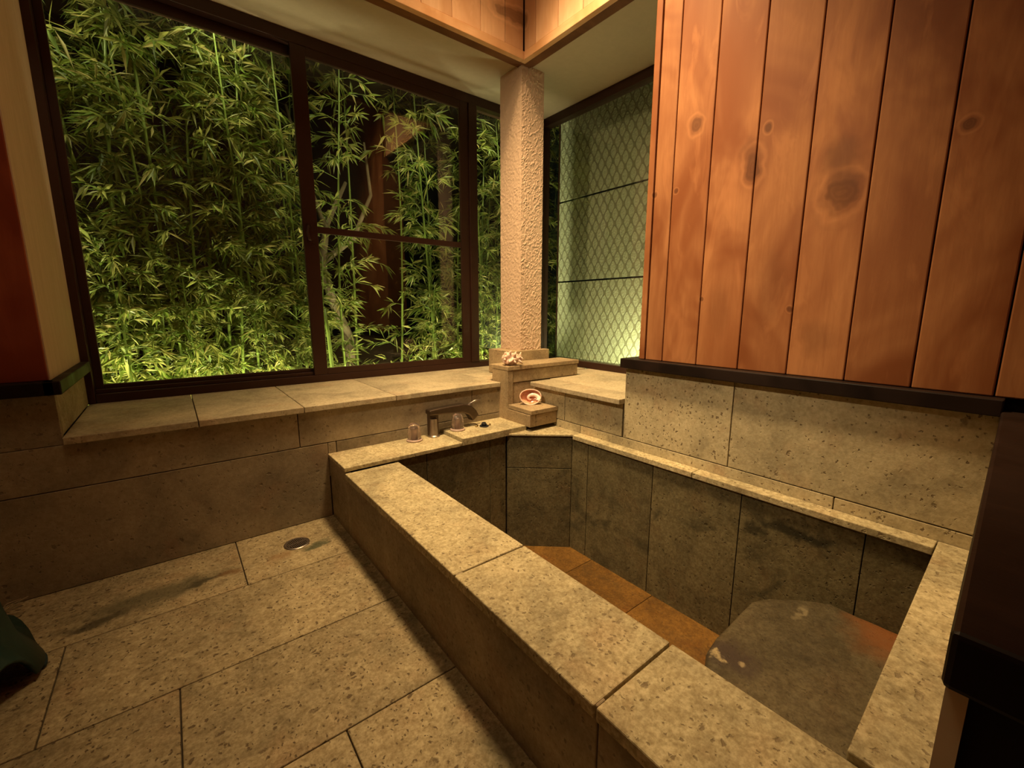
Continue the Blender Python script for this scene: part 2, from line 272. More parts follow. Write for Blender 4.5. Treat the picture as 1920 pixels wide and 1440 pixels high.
# ---------------------------------------------------------------- mesh helpers (working units in, metres out)
class MB:
    def __init__(s): s.v = []; s.f = []
    def add(s, vs, fs):
        k = len(s.v); s.v += [tuple(p) for p in vs]; s.f += [tuple(i+k for i in f) for f in fs]; return s
    def box(s, x0, x1, y0, y1, z0, z1):
        return s.add([(x0, y0, z0), (x1, y0, z0), (x1, y1, z0), (x0, y1, z0), (x0, y0, z1), (x1, y0, z1), (x1, y1, z1), (x0, y1, z1)],
                     [(0, 3, 2, 1), (4, 5, 6, 7), (0, 1, 5, 4), (1, 2, 6, 5), (2, 3, 7, 6), (3, 0, 4, 7)])
    def prism(s, pts, z0, z1):
        n = len(pts)
        return s.add([(x, y, z0) for x, y in pts]+[(x, y, z1) for x, y in pts],
                     [tuple(range(n-1, -1, -1)), tuple(range(n, 2*n))]+[(i, (i+1) % n, n+(i+1) % n, n+i) for i in range(n)])
    def tube(s, pts, rad, seg=8, cap=True):
        pts = [Vector(p) for p in pts]; n = len(pts); rad = rad if isinstance(rad, (list, tuple)) else [rad]*n
        vs = []; ref = None
        for i, p in enumerate(pts):
            t = (pts[min(i+1, n-1)]-pts[max(i-1, 0)]).normalized()
            if ref is None: ref = t.orthogonal().normalized()
            a = (ref-t*ref.dot(t)).normalized(); ref = a; b = t.cross(a)
            for k in range(seg):
                th = 2*math.pi*k/seg; vs.append(p+(a*math.cos(th)+b*math.sin(th))*rad[i])
        fs = [(i*seg+k, i*seg+(k+1) % seg, (i+1)*seg+(k+1) % seg, (i+1)*seg+k) for i in range(n-1) for k in range(seg)]
        if cap: fs += [tuple(range(seg-1, -1, -1)), tuple((n-1)*seg+k for k in range(seg))]
        return s.add(vs, fs)
    def lathe(s, prof, c=(0, 0, 0), seg=32):
        n = len(prof); vs = [(c[0]+r*math.cos(2*math.pi*k/seg), c[1]+r*math.sin(2*math.pi*k/seg), c[2]+z) for r, z in prof for k in range(seg)]
        fs = [(i*seg+k, i*seg+(k+1) % seg, (i+1)*seg+(k+1) % seg, (i+1)*seg+k) for i in range(n-1) for k in range(seg)]
        return s.add(vs, fs)
    def build(s, name, m, parent=None, smooth=False, bevel=0, origin=None):
        me = bpy.data.meshes.new(name); o0 = Vector(origin) if origin else Vector()
        me.from_pydata([((Vector(v)-o0)*S)[:] for v in s.v], [], s.f); me.materials.append(m); me.update()
        if smooth: me.polygons.foreach_set('use_smooth', [True]*len(me.polygons))
        o = bpy.data.objects.new(name, me); COL.objects.link(o); o.location = o0*S
        if parent: o.parent = parent
        if bevel:
            md = o.modifiers.new('bevel', 'BEVEL'); md.width = bevel*S; md.segments = 2; md.limit_method = 'ANGLE'; md.angle_limit = 0.6; md.harden_normals = False
        return o
def struct(o): o['kind'] = 'structure'; return o
def tag(o, label, cat, group=None):
    o['label'] = label; o['category'] = cat
    if group: o['group'] = group
    return o
def empty(name, loc=(0, 0, 0)):
    o = bpy.data.objects.new(name, None); COL.objects.link(o); o.location = Vector(loc)*S; o.empty_display_size = 0.05; return o
G = 0.0024
def slabs(name, boxes, m, parent=None, bevel=0.006, gap=G):
    """stone slabs with open joints between them"""
    b = MB()
    for (x0, x1, y0, y1, z0, z1, ax) in boxes:
        g = [gap if a in ax else 0 for a in 'xyz']
        b.box(x0+g[0], x1-g[0], y0+g[1], y1-g[1], z0+g[2], z1-g[2])
    return b.build(name, m, parent, bevel=bevel)
def adopt(p, *ch):
    for c in ch:
        c.parent = p; c.matrix_parent_inverse = Matrix.Translation(-p.location)
# ---------------------------------------------------------------- floor
fl = []
rows = [(2.592, 3.16), (2.0, 2.592), (1.41, 2.0), (0.82, 1.41), (0.23, 0.82), (-0.36, 0.23), (-0.95, -0.36), (-1.60, -0.95)]
cuts = [[0.19, -1.0], [-0.52], [-0.12], [0.35, -0.9], [-0.4], [0.2], [-0.3], [0.2]]
for (y0, y1), cx in zip(rows, cuts):
    xs = sorted([-1.3, 0.84]+cx)
    for a, b in zip(xs, xs[1:]): fl.append((a, b, y0, y1, -0.06, 0.0, 'xy'))
floor = struct(slabs('floor', fl, M_FLOOR, bevel=0.004))
fb = MB().box(-1.3, 0.84, -1.6, 3.2, -0.14, -0.012).build('floor_bedding', M_GROUT); adopt(floor, fb)
# ---------------------------------------------------------------- window side wall: stone courses, sill, panelling
WB = MB().box(-1.3, 2.40, 3.19, 4.20, -0.14, 0.795).box(-1.3, -0.515, 3.19, 4.2, 0.79, 1.05)
wall_back = struct(WB.build('wall_window_side', M_GROUT))
sl = [(-1.3, 0.80, 3.15, 3.195, 0, 0.555, 'z'), (-1.3, 0.62, 3.15, 3.195, 0.555, 0.798, 'xz'), (0.62, 2.03, 3.15, 3.195, 0.555, 0.798, 'xz'), (2.03, 2.40, 3.15, 3.195, 0.555, 0.798, 'xz'),
      (0.80, 0.86, 3.15, 3.195, 0.30, 0.555, 'xz'), (0.86, 1.62, 3.15, 3.195, 0.40, 0.555, 'xz'), (1.62, 2.40, 3.15, 3.195, 0.40, 0.555, 'xz'),
      (-1.3, -0.50, 3.15, 3.195, 0.798, 1.07, '')]
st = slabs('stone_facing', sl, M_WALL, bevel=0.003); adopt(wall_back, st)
js = MB().box(-0.53, -0.50, 3.196, 4.15, 0.842, 1.07).build('stone_reveal', M_SILL, bevel=0.003); adopt(wall_back, js)
jp = MB().box(-0.56, -0.505, 3.155, 4.15, 1.14, 3.69).build('plaster_reveal', M_JAMB); adopt(wall_back, jp)
core = MB().box(-1.3, -0.562, 3.19, 4.15, 1.14, 3.69).build('wall_core', M_GROUT); adopt(wall_back, core)
pb = MB(); x = -1.3
while x < -0.52:
    x1 = min(x+0.265, -0.508); pb.box(x+0.002, x1-0.002, 3.14, 3.185, 1.14, 3.66); x = x1
pb = pb.build('wood_panelling', M_WOODL, bevel=0.004); adopt(wall_back, pb)
sb = []
for a, b in ((-0.50, 0.075), (0.075, 0.66), (0.66, 1.32), (1.32, 2.325)): sb.append((a, b, 3.12, 4.22, 0.800, 0.84, 'x'))
sb.append((2.32, 3.66, 3.305, 4.22, 0.800, 0.84, 'x'))
sill1 = tag(slabs('window_sill', sb, M_SILL, bevel=0.004, gap=0.0025), 'long pale tuff sill slab running under the wide sliding window', 'window sill')
tr = MB().box(-1.3, -0.485, 3.085, 3.15, 1.07, 1.14).box(-0.53, -0.462, 3.085, 4.14, 1.07, 1.14)
trim1 = struct(tr.build('trim_1', M_TRIM, bevel=0.006))
# ---------------------------------------------------------------- right wall: stone pier below, cedar boards above
XR, XW = 2.65, 2.66
wall_right = struct(MB().box(XR+0.045, 2.95, -1.6, 1.985, -0.7, 1.07).box(XR+0.045, 3.72, 1.985, 3.75, -0.7, 0.79).box(2.72, 2.95, -1.6, 1.86, 1.07, 5.95).build('wall_right', M_GROUT))
def sw(x0, v): return v
rs = [(XR, XR+0.05, -0.30, 0.63, 0.35, 0.529, 'yz'), (XR, XR+0.05, 0.63, 2.43, 0.35, 0.529, 'yz'), (XR, XR+0.05, 2.43, 3.15, 0.35, 0.529, 'yz'),
      (XR, XR+0.05, 0.105, 1.19, 0.529, 1.075, 'yz'), (XR, XR+0.05, 1.19, 1.99, 0.529, 1.075, 'yz'), (XR, XR+0.05, 2.0, 2.62, 0.529, 0.79, 'yz'), (XR, XR+0.05, 2.62, 3.15, 0.529, 0.79, 'yz'),
      (XR+0.05, 2.95, 1.96, 1.99, 0.79, 1.075, '')]
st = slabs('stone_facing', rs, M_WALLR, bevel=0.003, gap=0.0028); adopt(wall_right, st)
cb = MB(); ys = [1.835, 1.70, 1.453, 1.19, 0.925, 0.66, 0.405, 0.144, -0.12, -0.385, -0.65, -0.915, -1.18, -1.445, -1.6]
for a, b in zip(ys, ys[1:]): cb.box(XW, XW+0.05, b+0.0028, a-0.0028, 1.145, 5.95)
cb.box(XW-0.006, XW+0.29, 1.840, 1.885, 1.145, 5.95)
cb = cb.build('cedar_boards', M_WOOD, bevel=0.005); adopt(wall_right, cb)
trim2 = struct(MB().box(2.595, 2.95, 0.11, 2.005, 1.072, 1.143).build('trim_2', M_TRIM, bevel=0.005))
sill2 = tag(slabs('window_sill', [(2.59, 2.86, 1.992, 3.016, 0.792, 0.832, ''), (2.86, 3.72, 1.992, 3.30, 0.792, 0.832, '')], M_SILL, bevel=0.004, gap=0.0015), 'shorter pale tuff sill slab beside the cedar boarded wall', 'window sill')
# ---------------------------------------------------------------- low partition next to the camera (dark cap, pale end)
pw = [(0.80, 0.02), (2.65, 0.105), (2.65, -0.32), (0.80, -0.32)]
part = struct(MB().prism([(0.80, 0.030), (2.645, 0.100), (2.645, -0.30), (0.80, -0.30)], -0.1, 1.01).build('wall_near_partition', M_WALL))
endb = MB().box(0.768, 0.798, 0.012, 0.034, 0.0, 1.01).build('pale_edge_strip', M_PALE); adopt(part, endb)
endd = MB().box(0.785, 0.80, -0.30, 0.013, 0.0, 1.01).build('dark_end_board', M_BLACK); adopt(part, endd)
trim3 = struct(MB().prism([(0.745, 0.038), (2.64, 0.115), (2.64, -0.34), (0.745, -0.34)], 1.012, 1.095).build('trim_3', M_TRIM, bevel=0.008))
# ---------------------------------------------------------------- corner pier: plinth blocks, L-shaped cheek, shelf, step
pier = empty('stone_pier', (2.6, 3.1, 0.50)); tag(pier, 'stepped tuff corner pier of small slabs with shelf and step', 'stone pier')
def pb_(name, boxes, bev=0.004, m=M_PIER):
    b = MB()
    for q in boxes: b.box(*q)
    o = b.build(name, m, bevel=bev); adopt(pier, o); return o
ch = MB()   # L-shaped cheek facing the sill
ch.add([(x, y, z) for x in (2.330, 2.392) for y, z in ((2.712, 0.50), (2.712, 0.606), (3.024, 0.606), (3.024, 0.953), (3.262, 0.953), (3.262, 0.50))],
       [(5, 4, 3, 2, 1, 0), (6, 7, 8, 9, 10, 11)]+[(i, (i+1) % 6, 6+(i+1) % 6, 6+i) for i in range(6)])
o = ch.build('cheek_slab', M_PIER, bevel=0.003); adopt(pier, o)
pb_('step_block', [(2.396, 2.645, 2.712, 3.03, 0.50, 0.606)])
pb_('step_slab', [(2.334, 2.648, 2.700, 3.022, 0.610, 0.648)])
pb_('upper_block', [(2.396, 3.235, 3.036, 3.262, 0.50, 0.836)])
pb_('shelf_facing', [(2.396, 3.235, 3.030, 3.255, 0.840, 0.951)])
pb_('shelf_slab', [(2.328, 3.242, 3.018, 3.298, 0.955, 0.992)])
pb_('plinth', [(2.60, 3.05, 3.302, 3.70, 0.845, 1.09)])
pb_('plinth_end', [(3.052, 3.09, 3.302, 3.70, 0.845, 1.09)])
# ---------------------------------------------------------------- column: stucco with combed relief (real displacement)
def column():
    x0, x1, y0, y1, z0, z1 = 2.745, 3.02, 3.355, 3.68, 1.091, 3.688
    b = MB(); st = 0.0095; nz = int((z1-z0)/st)
    per = []
    rr = 0.008
    def side(ax, ay, bx, by, nx, ny):
        L = math.hypot(bx-ax, by-ay); k = int(L/st)
        for i in range(k): t = i/k; per.append((ax+(bx-ax)*t, ay+(by-ay)*t, nx, ny))
    side(x0, y0, x1, y0, 0, -1); side(x1, y0, x1, y1, 1, 0); side(x1, y1, x0, y1, 0, 1); side(x0, y1, x0, y0, -1, 0)
    n = len(per); vs = []
    for j in range(nz+1):
        z = z0+(z1-z0)*j/nz
        for (x, y, nx, ny) in per:
            p = Vector((x*9, y*9, z*8)); q = Vector((noise.noise(p), noise.noise(p+Vector((7, 3, 1))), noise.noise(p+Vector((2, 9, 5)))))
            a = noise.noise(Vector((x*34, y*34, z*20))+q*2.2)
            r = max(0.0, 1-abs(a)*6.0)            # thin ridges where the noise crosses zero
            d = (0.0058 if nx == 0 else 0.0028)*r + 0.0025*noise.noise(Vector((x*50, y*50, z*50)))
            vs.append((x+nx*d, y+ny*d, z))
    fs = [(j*n+k, j*n+(k+1) % n, (j+1)*n+(k+1) % n, (j+1)*n+k) for j in range(nz) for k in range(n)]
    fs.append(tuple(range(n-1, -1, -1)))
    b.add(vs, fs)
    return b.build('column', M_STUCCO, smooth=False)
col = tag(column(), 'square pinkish stucco column on the stone corner pier between the windows', 'column')
# ---------------------------------------------------------------- soffit and cedar beams of the raised ceiling
soffit = struct(MB().prism([(-1.3, 3.41), (2.85, 3.41), (2.85, 1.885), (3.95, 1.885), (3.95, 4.24), (-1.3, 4.24)], 3.69, 3.80).build('ceiling_soffit', M_PLASTER))
ZB = 3.672
bl = MB(); xs = [2.706, 2.505, 2.254, 1.985, 1.72, 1.455, 1.19, 0.925, 0.66, 0.395, 0.13, -0.135, -0.4, -0.665, -0.93, -1.3]
for a, b in zip(xs, xs[1:]): bl.box(b+0.0025, a-0.0025, 3.285, 3.33, ZB+0.07, 5.95)
left_beam = struct(MB().box(-1.3, 2.84, 3.33, 3.412, ZB, 5.95).build('trim_4', M_UNDER_SHADE)); o = bl.build('beam_boards', M_WOODB, bevel=0.003); adopt(left_beam, o)
o = MB().box(-1.3, 2.710, 3.280, 3.331, ZB, ZB+0.068).build('beam_rail', M_RAILX, bevel=0.003); adopt(left_beam, o)
br = MB(); ys2 = [3.283, 3.135, 2.86, 2.588, 2.32, 2.055, 1.886]
for a, b in zip(ys2, ys2[1:]): br.box(2.715, 2.76, b+0.0025, a-0.0025, ZB+0.07, 5.95)
right_beam = struct(MB().box(2.76, 2.85, 1.886, 3.329, ZB, 5.95).build('trim_5', M_UNDER_SHADE)); o = br.build('beam_boards', M_WOODB, bevel=0.003); adopt(right_beam, o)
o = MB().box(2.711, 2.761, 1.886, 3.329, ZB, ZB+0.068).build('beam_rail', M_RAILY, bevel=0.003); adopt(right_beam, o)
ceil = MB(); x = -1.4
while x < 2.9: ceil.box(x+0.002, x+0.263, -1.7, 3.42, 5.95, 6.0); x += 0.265
ceiling = struct(ceil.build('ceiling', wood('ceiling_boards', (0.5, 0.22, 0.09), (0.34, 0.12, 0.04), axis='Y')))
# rest of the room, behind and left of the camera
wl = struct(MB().box(-1.4, -1.3, -1.7, 4.2, -0.1, 1.07).build('wall_left', M_WALL))
pb = MB(); y = -1.7
while y < 3.18: pb.box(-1.4, -1.30, y+0.002, min(y+0.263, 3.18), 1.14, 5.95); y += 0.265
o = pb.build('wood_panelling', M_WOODL, bevel=0.004); adopt(wl, o)
trim6 = struct(MB().box(-1.3, -1.24, -1.6, 3.08, 1.07, 1.14).build('trim_6', M_TRIM, bevel=0.006))
wn = struct(MB().box(-1.3, 2.66, -1.7, -1.6, -0.1, 5.95).build('wall_behind_camera', M_WOODL))
# ---------------------------------------------------------------- sliding window
YG = 4.18
def frame_box(m, x0, x1, z0, z1, y0, y1, t): m.box(x0, x1, y0, y1, z0, z1)
win = struct(MB().box(-0.56, -0.46, 4.12, 4.26, 0.84, 3.69).box(-0.46, 3.74, 4.13, 4.26, 0.84, 0.905).box(-0.46, 3.74, 4.13, 4.26, 3.60, 3.69)
             .box(2.665, 2.765, 4.12, 4.26, 0.905, 3.60).box(-0.46, 2.665, 4.165, 4.175, 0.905, 0.935).box(3.68, 3.80, 4.10, 4.28, 0.84, 3.69).build('window_1', M_FRAME, bevel=0.004))
def sash(x0, x1, y0, wl_, wr_, rail=None, top=3.53):
    m = MB(); z0, z1 = 0.906, 3.60; y1 = y0+0.035
    m.box(x0, x0+wl_, y0, y1, z0, z1); m.box(x1-wr_, x1, y0, y1, z0, z1); m.box(x0+wl_, x1-wr_, y0, y1, z0, 0.962); m.box(x0+wl_, x1-wr_, y0, y1, top, z1)
    if rail: m.box(x0+wl_, x1-wr_, y0+0.004, y1-0.004, rail[0], rail[1])
    s = m.build('sash', M_FRAME, bevel=0.003)
    g = MB().box(x0+wl_-0.005, x1-wr_+0.005, y0+0.014, y0+0.020, 0.955, top+0.005).build('glass_pane', M_GLASS); g.parent = s
    adopt(win, s); return s
sash(-0.46, 1.10, 4.205, 0.045, 0.10)
sash(0.985, 2.664, 4.135, 0.115, 0.10, (2.150, 2.205))
g = MB().box(2.765, 3.68, 4.20, 4.206, 0.90, 3.605).build('glass_pane', M_GLASS); adopt(win, g)
hm = MB().tube([(1.04, 4.135, 2.20), (1.015, 4.095, 2.19), (1.005, 4.085, 2.14), (1.015, 4.095, 2.09), (1.04, 4.135, 2.08)], 0.011, 8).box(1.015, 1.075, 4.125, 4.136, 2.06, 2.22)
o = hm.build('latch_handle', M_FRAME, smooth=False); adopt(win, o)
win2 = struct(MB().box(3.70, 3.80, 1.90, 4.10, 0.832, 0.905).box(3.70, 3.80, 1.90, 4.10, 3.60, 3.69).box(3.72, 3.80, 1.90, 1.98, 0.9, 3.6).build('window_2', M_FRAME, bevel=0.004))
g = MB().box(3.745, 3.751, 1.95, 4.12, 0.90, 3.605).build('glass_pane', M_GLASS); adopt(win2, g)
# ---------------------------------------------------------------- patterned garden screen
scr = empty('garden_screen', (4.27, 3.4, 0.3)); tag(scr, 'pale lattice patterned screen of stacked panels standing outside the right window', 'screen')
for z0, z1 in ((0.45, 0.84), (0.84, 1.855), (1.870, 2.882), (2.898, 3.91), (3.925, 4.60)):
    o = MB().box(4.25, 4.285, 1.7, 4.385, z0+0.003, z1-0.003).build('panel', M_SCREEN, bevel=0.003); adopt(scr, o)
o = MB().box(4.256, 4.30, 4.387, 4.425, 0.3, 4.60).build('edge_post', M_FRAME, bevel=0.004); adopt(scr, o)
# ---------------------------------------------------------------- bathtub
ZR, ZP, ZL = 0.463, 0.440, 0.475
tub = empty('bathtub', (1.7, 1.6, -0.62)); tag(tub, 'sunken rectangular stone bathtub with broad pale coping along the floor side', 'bathtub')
def tp(name, m, M_, bev=0.004, **k): o = m.build(name, M_, bevel=bev, **k); adopt(tub, o); return o
# outer side: facing slabs with a joint
of = MB().box(0.805, 0.84, 0.645, 2.79, -0.1, ZP-0.003).box(0.805, 0.84, 0.10, 0.640, -0.1, ZP-0.003).box(0.805, 0.84, 2.795, 3.148, -0.1, 0.445)
tp('outer_facing', of, M_WALL)
tp('wall_core', MB().box(0.84, 1.13, 0.10, 2.80, -0.62, ZP-0.045).box(0.84, 2.20, 2.83, 3.148, -0.62, 0.445), M_GROUT, 0)
for i, (a, b) in enumerate(((1.392, 2.775), (0.650, 1.388), (0.10, 0.646))):
    tp('coping_stone', MB().box(0.797, 1.165, a+0.002, b-0.002, ZP-0.045, ZP), M_COPE, 0.005)
# inner linings
yl = [0.16, 0.64, 1.30, 2.0, 2.80]
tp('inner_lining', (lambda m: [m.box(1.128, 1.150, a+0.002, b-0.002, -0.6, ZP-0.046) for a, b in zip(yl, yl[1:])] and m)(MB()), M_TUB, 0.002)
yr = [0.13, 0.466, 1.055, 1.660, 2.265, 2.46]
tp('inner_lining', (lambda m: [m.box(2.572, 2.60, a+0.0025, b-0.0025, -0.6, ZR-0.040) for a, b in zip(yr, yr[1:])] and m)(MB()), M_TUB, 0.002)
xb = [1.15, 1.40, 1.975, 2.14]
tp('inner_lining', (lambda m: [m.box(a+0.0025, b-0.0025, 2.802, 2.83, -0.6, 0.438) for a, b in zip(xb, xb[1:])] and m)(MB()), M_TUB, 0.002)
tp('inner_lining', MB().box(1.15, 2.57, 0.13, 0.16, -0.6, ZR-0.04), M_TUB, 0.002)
# bevelled corner: two stacked slabs with a cap
cA, cB = Vector((2.150, 2.800)), Vector((2.565, 2.440)); dn = (cB-cA).normalized(); nn = Vector((-dn.y, dn.x))
def quad(a, b, t): return [(a.x, a.y), (b.x, b.y), (b.x+nn.x*t, b.y+nn.y*t), (a.x+nn.x*t, a.y+nn.y*t)]
if nn.x < 0: nn = -nn
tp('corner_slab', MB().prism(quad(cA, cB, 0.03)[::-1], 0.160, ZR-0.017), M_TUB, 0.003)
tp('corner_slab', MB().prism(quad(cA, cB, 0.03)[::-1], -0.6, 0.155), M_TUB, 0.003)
tp('corner_core', MB().prism([(2.20, 2.84), (2.60, 2.49), (2.64, 3.1), (2.21, 3.1)], -0.6, ZR-0.02), M_GROUT, 0)
tp('corner_cap', MB().prism([(2.130, 2.790), (2.556, 2.425), (2.645, 2.425), (2.645, 3.0), (2.130, 3.0)], ZR-0.016, ZR), M_COPE, 0.003)
# rims
tp('wall_rim', MB().box(2.550, 2.647, 0.228, 1.36, ZR-0.038, ZR).box(2.550, 2.647, 1.364, 2.422, ZR-0.038, ZR), M_COPE, 0.004)
tp('wall_core', MB().box(2.602, 2.648, 0.12, 3.1, -0.62, ZR-0.04), M_GROUT, 0)
tp('near_rim', MB().prism([(1.167, 0.185), (2.645, 0.225), (2.645, 0.105), (1.167, 0.045)][::-1], ZR-0.038, ZR), M_COPE, 0.004)
tp('near_rim', MB().box(1.167, 2.57, 0.10, 0.128, -0.3, ZR-0.047), M_WALL, 0.002)
# ledge with taps: left slab and slightly raised right slab
tp('tap_ledge', MB().box(0.797, 1.698, 2.777, 3.149, 0.446, ZL), M_COPE, 0.004)
tp('tap_ledge', MB().box(1.701, 2.345, 2.775, 3.149, 0.446, 0.505), M_COPE, 0.004)
# floor of the tub
tb = MB(); fy = [0.15, 1.0, 1.607, 2.19, 2.85]; fx = [1.14, 1.85, 2.60]
for a, b in zip(fy, fy[1:]):
    for c, d in zip(fx, fx[1:]): tb.box(c+0.002, d-0.002, a+0.002, b-0.002, -0.62, -0.567)
tp('tub_floor', tb, M_BOTTOM, 0.002)
tp('tub_bedding', MB().box(1.0, 2.64, 0.11, 3.1, -0.70, -0.58), M_GROUT, 0)
# seat boulder inside the tub
def seat():
    out = [(1.16, 0.17), (1.16, 0.60), (1.30, 0.655), (1.50, 0.70), (1.66, 0.765), (1.74, 0.80), (1.85, 0.815), (2.05, 0.820), (2.25, 0.825), (2.36, 0.785), (2.46, 0.69), (2.56, 0.565), (2.565, 0.40), (2.565, 0.17)]
    c = Vector((1.95, 0.42)); b = MB(); n0 = len(out); pts = []
    for i in range(n0):       # resample
        a = Vector(out[i]); e = Vector(out[(i+1) % n0]); k = max(1, int((e-a).length/0.035))
        for j in range(k): pts.append(a.lerp(e, j/k))
    n = len(pts); rings = [(1.0, -0.566), (1.0, -0.3), (1.0, -0.07), (0.997, -0.035), (0.985, -0.016), (0.96, -0.006)]+[(k/20, 0.0) for k in range(18, 0, -1)]
    vs = []
    for (s_, z) in rings:
        for p in pts:
            q = c+(p-c)*s_; zz = z
            if z > -0.05: zz += 0.010*noise.noise(Vector((q.x*4, q.y*4, 1)))+0.003*noise.noise(Vector((q.x*19, q.y*19, 4)))
            if z < -0.02: q = q+(c-q)*0.012*abs(noise.noise(Vector((q.x*7, q.y*7, z*6))))
            vs.append((q.x, q.y, zz))
    vs.append((c.x, c.y, 0.0)); fs = [(j*n+k, j*n+(k+1) % n, (j+1)*n+(k+1) % n, (j+1)*n+k) for j in range(len(rings)-1) for k in range(n)]
    L = (len(rings)-1)*n; fs += [(L+k, L+(k+1) % n, len(vs)-1) for k in range(n)]; fs.append(tuple(range(n-1, -1, -1)))
    vs = [(x, y, z) for x, y, z in vs]; b.add(vs, fs); return b.build('stone_block', M_SEAT, smooth=True)
tag(seat(), 'large rough grey stone block set as a seat in the near end of the tub', 'stone seat')
# ---------------------------------------------------------------- taps, spout, waste
def tap(loc, label):
    t = empty('bath_tap', loc); tag(t, label, 'tap')
    o = MB().lathe([(0.0, 0.0), (0.058, 0.0), (0.063, 0.006), (0.058, 0.014), (0.046, 0.018), (0.0, 0.018)], seg=32).build('base_ring', M_RING, smooth=True); o.parent = t
    prof = []
    for r, z in [(0.0, 0.020), (0.053, 0.020), (0.0525, 0.05), (0.050, 0.085), (0.046, 0.112), (0.037, 0.130), (0.020, 0.139), (0.0, 0.141)]: prof.append((r, z))
    b = MB(); seg = 48; vs = []
    for r, z in prof:
        for k in range(seg):
            a = 2*math.pi*k/seg; rr = r*(1-0.05*(0.5-0.5*math.cos(8*a))) if z > 0.025 else r; vs.append((rr*math.cos(a), rr*math.sin(a), z))
    b.add(vs, [(i*seg+k, i*seg+(k+1) % seg, (i+1)*seg+(k+1) % seg, (i+1)*seg+k) for i in range(len(prof)-1) for k in range(seg)])
    o = b.build('clear_grip', M_ACRYL, smooth=True); o.parent = t
    o = MB().lathe([(0.0, 0.0205), (0.016, 0.0205), (0.016, 0.085), (0.020, 0.092), (0.017, 0.104), (0.0, 0.107)], seg=24).build('spindle', M_CHROME, smooth=True); o.parent = t
    return t
tap((1.425, 3.055, ZL), 'clear bell-shaped tap knob left of the spout')
tap((1.800, 3.02, 0.505), 'clear bell-shaped tap knob in front of the spout')
sp = empty('bath_spout', (1.60, 3.06, ZL)); tag(sp, 'dark square-necked bath spout between the two clear tap knobs', 'spout')
def lp(name, m, M_, **k): o = m.build(name, M_, **k); o.parent = sp; return o
lp('base_flange', MB().lathe([(0, 0), (0.046, 0), (0.046, 0.008), (0.034, 0.016), (0.030, 0.075), (0.028, 0.15), (0, 0.15)], seg=28), M_CHROME, smooth=False)
lp('neck', MB().box(-0.03, 0.055, 0.012, 0.06, 0.001, 0.185), M_PEWTER, bevel=0.008)
arm = MB(); prof = []
path = [((-0.045, 0.185), (-0.045, 0.225)), ((0.05, 0.178), (0.05, 0.232)), ((0.16, 0.176), (0.16, 0.235)), ((0.26, 0.165), (0.27, 0.236)), ((0.325, 0.135), (0.35, 0.215)), ((0.352, 0.100), (0.40, 0.165)), ((0.360, 0.075), (0.425, 0.120))]
vs = []
for (a, b) in path:
    for y in (-0.030, 0.055): vs += [(a[0], y, a[1]), (b[0], y, b[1])]
fs = []
for i in range(len(path)-1):
    k = i*4; fs += [(k+0, k+1, k+5, k+4), (k+1, k+3, k+7, k+5), (k+3, k+2, k+6, k+7), (k+2, k+0, k+4, k+6)]
fs += [(0, 2, 3, 1), (len(vs)-4, len(vs)-3, len(vs)-1, len(vs)-2)]
arm.add(vs, fs); lp('spout_arm', arm, M_PEWTER, bevel=0.010)
lp('diverter_pin', MB().tube([(0.335, 0.01, 0.215), (0.40, 0.0, 0.245), (0.455, -0.01, 0.250)], [0.012, 0.009, 0.007], 10), M_CHROME, smooth=True)
ws = empty('tap_socket', (2.035, 2.975, 0.505)); tag(ws, 'open black tap hole with loose brass lugs right of the knobs', 'tap hole')
o = MB().lathe([(0.0, 0.001), (0.036, 0.001), (0.040, 0.006), (0.036, 0.010), (0.026, 0.010), (0.022, 0.003), (0.0, 0.003)], seg=28).build('black_collar', M_BLACK, smooth=False); o.parent = ws
o = MB().lathe([(0, 0.0105), (0.020, 0.0105), (0.024, 0.018), (0.016, 0.032), (0, 0.034)], c=(0.008, 0.012, 0), seg=18).build('black_plug', M_BLACK); o.parent = ws
for sx, sy in ((-0.058, 0.02), (0.052, -0.012)):
    o = MB().tube([(sx-0.016, sy, 0.007), (sx, sy+0.006, 0.009), (sx+0.018, sy+0.012, 0.008)], [0.006, 0.008, 0.005], 8).build('brass_lug', M_BRASS, smooth=True); o.parent = ws
# ---------------------------------------------------------------- floor drain
dr = empty('floor_drain', (0.50, 2.885, 0.0)); tag(dr, 'round metal floor drain grate beside the window wall', 'drain')
o = MB().lathe([(0.0, 0.0005), (0.072, 0.0005), (0.076, 0.004), (0.070, 0.007), (0.060, 0.006), (0.058, 0.002), (0.0, 0.002)], seg=40).build('drain_rim', M_CHROME, smooth=False); o.parent = dr
gb = MB()
for i in range(-5, 6):
    x = i*0.0105; h = math.sqrt(max(0, 0.058**2-x*x)); gb.box(x-0.003, x+0.003, -h, h, 0.002, 0.0075)
gb.box(-0.057, 0.057, -0.006, 0.006, 0.002, 0.0077)
o = gb.build('grate_bars', M_CHROME); o.rotation_euler.z = 0.2; o.parent = dr
o = MB().lathe([(0.0, 0.0022), (0.058, 0.0022)], seg=32).build('dark_sump', M_BLACK); o.parent = dr
